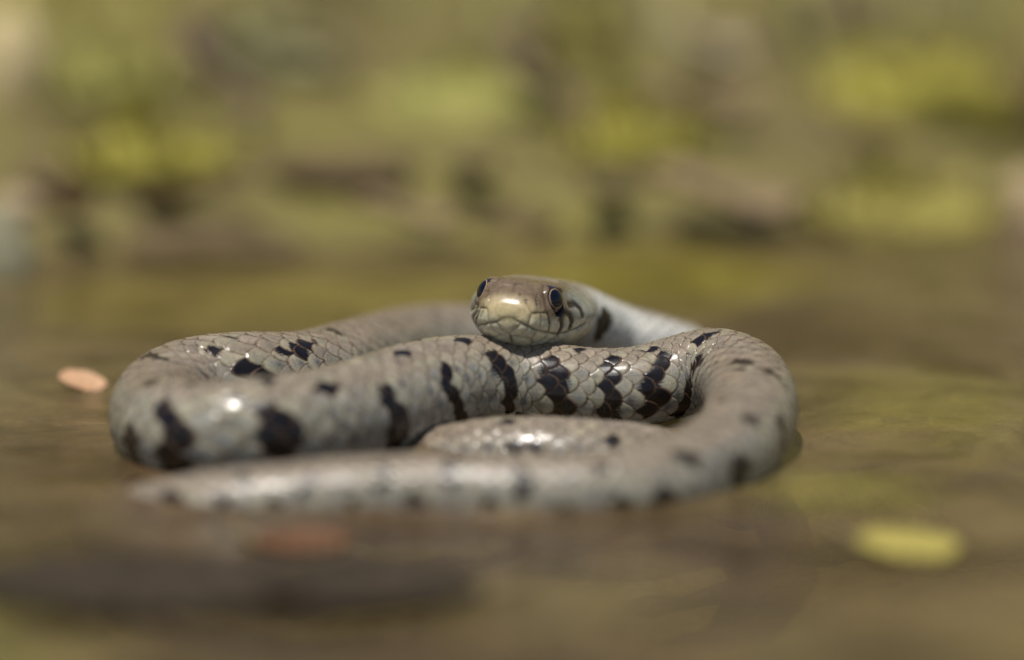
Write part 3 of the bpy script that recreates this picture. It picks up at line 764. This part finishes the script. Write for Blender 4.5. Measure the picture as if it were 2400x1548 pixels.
def dead_leaf(name, p_, L, W_, mat, label, rot, tilt=(0.2, 0.1), group="fallen leaves on the bank and water", curl=0.25, wave=0.08):
    """a lobeless leaf: curved blade with a raised midrib and thickness, stalk as its part"""
    n, m = 22, 11
    t_ = np.linspace(0, 1, n)[:, None]; s_ = np.linspace(-1, 1, m)[None, :]
    wid = W_ / 2 * np.sin(np.pi * np.clip(t_ * 0.96 + 0.02, 0, 1)) ** 0.75 * (1 + 0.05 * np.sin(t_ * 40) + 0.09 * np.sin(t_ * 9 + rot * 3))
    x = (t_ - 0.5) * L + 0 * s_; y = wid * s_
    z = curl * W_ * (s_ ** 2) * 0.6 + wave * L * np.sin(t_ * 5 + 1) + 0.02 * W_ * np.sin(t_ * 38 + np.abs(s_) * 5)
    top = np.stack([x, y, z], -1); bot = top.copy(); bot[..., 2] -= 0.00035 + 0.0004 * np.exp(-(s_ * 6) ** 2)
    V_ = np.concatenate([top.reshape(-1, 3), bot.reshape(-1, 3)])
    g = grid_faces(n, m); off = n * m
    q_ = [g, g[:, ::-1] + off]
    i_ = np.arange(n * m).reshape(n, m)
    ring = np.concatenate([i_[0, :], i_[1:, -1], i_[-1, ::-1][1:], i_[::-1, 0][1:]])
    q_.append(np.stack([ring[:-1], ring[:-1] + off, ring[1:] + off, ring[1:]], -1))
    base = empty(name, p_); base.rotation_euler = (tilt[0], tilt[1], rot)
    mesh_np("leaf_blade", V_, np.concatenate(q_), mat, base)
    tt = np.linspace(0, 1, 8); path = np.stack([-L / 2 - tt * L * 0.25, tt * tt * L * 0.05, top[0, m // 2, 2] - 0.0003 + tt * 0.002], 1)
    if L > 0.008: tube("leaf_stalk", path, np.full(8, 0.0006), M_STEM, base)
    return tag(base, label, "leaf", group)
def tube(name, path, rads, mat, parent=None, m=8):
    T_ = np.gradient(path, axis=0); T_ /= np.linalg.norm(T_, axis=1, keepdims=True)
    r_ = np.array([0.13, 0.2, 0.97]); A = np.cross(T_, r_); A /= np.linalg.norm(A, axis=1, keepdims=True); B = np.cross(T_, A)
    ph = np.linspace(0, 2 * math.pi, m, endpoint=False)
    V_ = path[:, None] + rads[:, None, None] * (np.cos(ph)[None, :, None] * A[:, None] + np.sin(ph)[None, :, None] * B[:, None])
    i_ = np.arange(len(path) * m).reshape(-1, m); j_ = np.roll(i_, -1, 1)
    return mesh_np(name, V_.reshape(-1, 3), np.stack([i_[:-1], j_[:-1], j_[1:], i_[1:]], -1).reshape(-1, 4), mat, parent)

G1 = "moss cushions on the bank"
moss = [ # px, py, width px, height px, tone, label
 (350, 330, 300, 260, 'yellow', "yellow green moss cushion behind the left coil of the snake"),
 (600, 90, 260, 240, 'pale', "pale green moss cushion high on the bank left of centre"),
 (1110, 200, 420, 260, 'green', "broad green moss cushion above the snake's head"),
 (1470, 300, 260, 220, 'yellow', "bright yellow green moss cushion right above the head"),
 (1690, 620, 380, 130, 'yellow', "flat yellow moss cushion at the shore behind the right coil"),
 (2160, 170, 420, 300, 'yellow', "large yellow olive moss cushion at upper right"),
 (2080, 470, 360, 220, 'olive', "olive moss cushion low on the bank at right"),
 (250, 160, 260, 200, 'green', "green moss cushion beside the cream stone"),
 (1330, 60, 240, 160, 'olive', "olive moss cushion at the top middle of the bank"),
 (1250, 610, 420, 90, 'yellow', "low yellow moss cushion at the shore straight behind the head"),
 (830, 655, 560, 60, 'yellow', "long low yellow moss strip at the shore behind the left coil"),
 (250, 690, 300, 90, 'olive', "olive moss cushion at the shore far left"),
]
for q_i, (px, py, wp, hp_, tn, lb) in enumerate(moss):
    p_ = on_ground(px, py + hp_ * 0.30)
    sc_ = np.linalg.norm(p_ - CAM * MM) / 0.45 * 0.05 * MM
    ground_pt("moss_cushion", p_, wp * sc_ * 1.25, wp * sc_ * 0.9, hp_ * sc_ * 0.55, M_MOSS[tn], lb, "moss", G1, q_i + 1.5, 0 if py > 590 else 70, sink=0.35 if py < 590 else 0.6)
G2 = "dark clods of wet peat on the bank"
for q_i, (px, py, wp, hp_, lb) in enumerate([
 (500, 545, 420, 170, "wide dark brown peat clod at the shore behind the left coil"),
 (800, 370, 340, 150, "dark peat clod on the bank left of the snake's head"),
 (1210, 500, 200, 130, "small dark peat clod straight behind the snake's head"),  # dark lump added to stand for a dark gap in the bank
 (2390, 180, 220, 420, "tall dark peat clod at the right edge"),
 (120, 400, 150, 150, "dark peat clod at the left edge between two stones")]):
    p_ = on_ground(px, py + hp_ * 0.30); sc_ = np.linalg.norm(p_ - CAM * MM) / 0.45 * 0.05 * MM
    ground_pt("peat_clod", p_, wp * sc_, wp * sc_ * 0.6, hp_ * sc_ * 0.6, M_PEAT, lb, "soil", G2, q_i + 20.5)
for q_i, (px, py, wp, hp_, tn, lb) in enumerate([
 (25, 130, 190, 330, 'cream', "tall cream stone at the upper left edge"),
 (-10, 600, 190, 330, 'grey', "grey green stone at the left edge above the water"),
 (40, 480, 120, 90, 'tan', "small tan stone wedged above the grey stone"),
 (2400, 520, 170, 330, 'tan', "tan stone at the right edge of the bank")]):
    p_ = on_ground(px, py + hp_ * 0.30); sc_ = np.linalg.norm(p_ - CAM * MM) / 0.45 * 0.05 * MM
    ground_pt("stone", p_, wp * sc_, wp * sc_ * 0.7, hp_ * sc_, M_STONE[tn], lb, "stone", "stones on the bank", q_i + 40.5, amp_=0.16)
for (px, py, lp, tn, rot, lb) in [
 (720, 110, 300, 'pink', 1.0, "grey pink dead leaf leaning on the bank at top left of centre"),
 (1110, 400, 230, 'pink', 1.9, "grey pink dead leaf behind and left of the snake's head"),
 (1420, 450, 240, 'pink', 1.3, "pale curled dead leaf behind and right of the head"),
 (1700, 460, 380, 'brown', 0.1, "long brown dead leaf above the flat yellow moss"),
 (1650, 230, 300, 'brown', 0.4, "brown dead leaf high on the bank right of centre"),
 (170, 480, 200, 'orange', 2.0, "orange brown dead leaf at the left below the yellow moss"),
 (1640, 100, 300, 'pink', 0.2, "pale dead leaf at the top of the bank right of centre"),
 (960, 500, 240, 'brown', 0.3, "brown dead leaf between the peat clods"),
 (450, 450, 300, 'brown', 2.8, "brown dead leaf below the yellow green moss cushion"),
 (2050, 330, 260, 'brown', 0.9, "brown dead leaf on the moss at right")]:
    p_ = on_ground(px, py, 0.006); sc_ = np.linalg.norm(p_ - CAM * MM) / 0.45 * 0.05 * MM
    dead_leaf("dead_leaf", p_, lp * sc_, lp * sc_ * 0.5, M_LEAF[tn], lb, rot, (0.18, 0.08))
# on and just under the water
def wleaf(px, py, z, lp, asp, tn, rot, lb, tilt=(0.008, 0.008), curl=0.05):
    p_ = on_water(px, py, z); sc_ = np.linalg.norm(p_ - CAM * MM) / 0.45 * 0.05 * MM
    dead_leaf("dead_leaf", p_, lp * sc_, lp * sc_ * asp, M_LEAF[tn], lb, rot, tilt, curl=curl, wave=0.012)
wleaf(195, 892, 0.001, 115, 0.8, 'peach', 0.3, "small peach coloured leaf scrap floating left of the snake", (0.35, 0.2))
wleaf(710, 1266, 0.0002, 230, 0.9, 'orange', 0.1, "rusty orange leaf floating in front of the snake")
wleaf(2130, 1275, 0.001, 250, 0.85, 'yellow', 0.2, "bright yellow leaf floating in the right foreground", (0.12, 0.05))
wleaf(330, 1375, 0.0008, 760, 0.7, 'dark', 0.15, "large dark brown leaf floating in the left foreground")
wleaf(860, 1375, 0.0008, 560, 0.6, 'dark', 2.9, "dark brown leaf floating in the middle foreground")
wleaf(2120, 980, -0.001, 110, 0.5, 'dark', 0.1, "small dark leaf floating right of the snake")
wleaf(1010, 1255, -0.005, 260, 0.5, 'dark', 0.3, "dark leaf lying under water before the front coil")
# submerged green weed mats that tint the shallow water
for q_i, (px, py, wp, tn, lb) in enumerate([
 (2150, 1050, 520, 'yellow', "yellow green algae mat under the water right of the snake"),
 (2000, 1200, 420, 'olive', "olive algae mat under the water in the right foreground"),
 (60, 1430, 360, 'green', "green algae mat in the lower left corner"),
 (350, 800, 560, 'yellow', "yellow algae mat under the water behind the left coil"),
 (1250, 1470, 500, 'olive', "olive algae mat at the bottom of the picture"),
 (1950, 720, 420, 'olive', "olive algae mat behind the right coil")]):
    p_ = on_water(px, py, -0.012); sc_ = np.linalg.norm(p_ - CAM * MM) / 0.45 * 0.05 * MM
    ground_pt("algae_mat", p_, wp * sc_, wp * sc_ * 0.8, 0.012, M_MOSS[tn], lb, "algae", "algae mats under the water", q_i + 60.5, sink=0.6)
# twigs
for (x0, y0, x1, y1, r_, lb) in [
 (1180, 60, 1330, 330, 0.0022, "thin upright twig above the snake's head"),
 (430, 40, 560, 300, 0.0022, "thin twig slanting over the yellow green moss"),
 (1850, 60, 2300, 20, 0.0035, "twig lying at the top right of the bank")]:
    a = on_ground(x0, y0, 0.004); b = on_ground(x1, y1, 0.003)
    tt = np.linspace(0, 1, 14)[:, None]; pth = a * (1 - tt) + b * tt; pth[:, 0] += 0.004 * np.sin(tt[:, 0] * 9); pth[:, 2] += 0.004 * np.sin(tt[:, 0] * 3.1)
    tag(tube("twig", pth, np.linspace(r_, r_ * 0.5, 14), M_BARK), lb, "twig", "twigs on the bank")
# grass: thousands of blades up the bank, in and above the frame
vs, tr_ = [], []
rg = np.random.default_rng(5)
ng = 5200
for q_i in range(ng):
    if q_i < 1500: x, y = rg.uniform(-0.32, 0.32), rg.uniform(0.22, 0.75)
    else: x, y = rg.uniform(-1.9, 1.9), rg.uniform(0.6, 2.4)
    if vnoise(np.array(x), np.array(y), 11, 4) < -0.05: continue
    z = float(terrain(np.array(x), np.array(y))); L = rg.uniform(0.02, 0.05) * (1 if q_i < 1500 else 2.2); a = rg.uniform(0, 6.28); w_ = 0.0011 * (1 if q_i < 1500 else 2)
    ln = rg.uniform(0.2, 0.8); d1 = np.array([math.cos(a) * ln, math.sin(a) * ln, 1.0]); sd = np.array([-math.sin(a), math.cos(a), 0]) * w_
    c_ = np.array([x, y, z - 0.002]); m_ = c_ + d1 * L * 0.55; e_ = c_ + d1 * L + np.array([math.cos(a), math.sin(a), -0.5]) * L * 0.35
    b0 = len(vs); vs += [c_ - sd, c_ + sd, m_ + sd * 0.9, m_ - sd * 0.9, e_]
    tr_ += [(b0, b0 + 1, b0 + 2), (b0, b0 + 2, b0 + 3), (b0 + 3, b0 + 2, b0 + 4)]
tag(mesh_np("grass", np.array(vs), None, M_GRASS, smooth=False, tris=tr_), kind="stuff", label="sparse olive grass growing up the bank")

# water droplets left on the skin
k = NT("droplet"); g = k.n("ShaderNodeBsdfPrincipled"); g.inputs["Base Color"].default_value = (1, 1, 1, 1); g.inputs["Roughness"].default_value = 0.0
g.inputs["IOR"].default_value = 1.33; g.inputs["Transmission Weight"].default_value = 1.0; k.l(g.outputs[0], k.out.inputs[0]); M_DROP = k.m
D, qd = sphere_dirs(12, 18)
for (px, py, r_, lb) in [(1218, 692, 0.20, "upper tiny water droplet on the snake's snout"), (1233, 705, 0.17, "lower tiny water droplet on the snake's snout"),
                         (1188, 771, 0.15, "tiny water droplet on the snake's chin"), (945, 952, 0.30, "round water droplet on the black bar left of the head"),
                         (530, 996, 0.30, "water droplet on the flank of the left coil"), (1465, 978, 0.13, "tiny water droplet on the middle coil"),
                         (780, 985, 0.28, "water droplet above the flank left of the widest black bar")]:
    h = hit(px, py)
    if h is None: continue
    n_ = NRM[h[1], h[2]]
    c_ = (h[0] + n_ * (0.10 + r_ * 0.35)) * MM
    tag(mesh_np("water_droplet", (D * r_ * MM).reshape(-1, 3), qd, M_DROP, loc=c_), lb, "droplet", "water droplets on the snake")
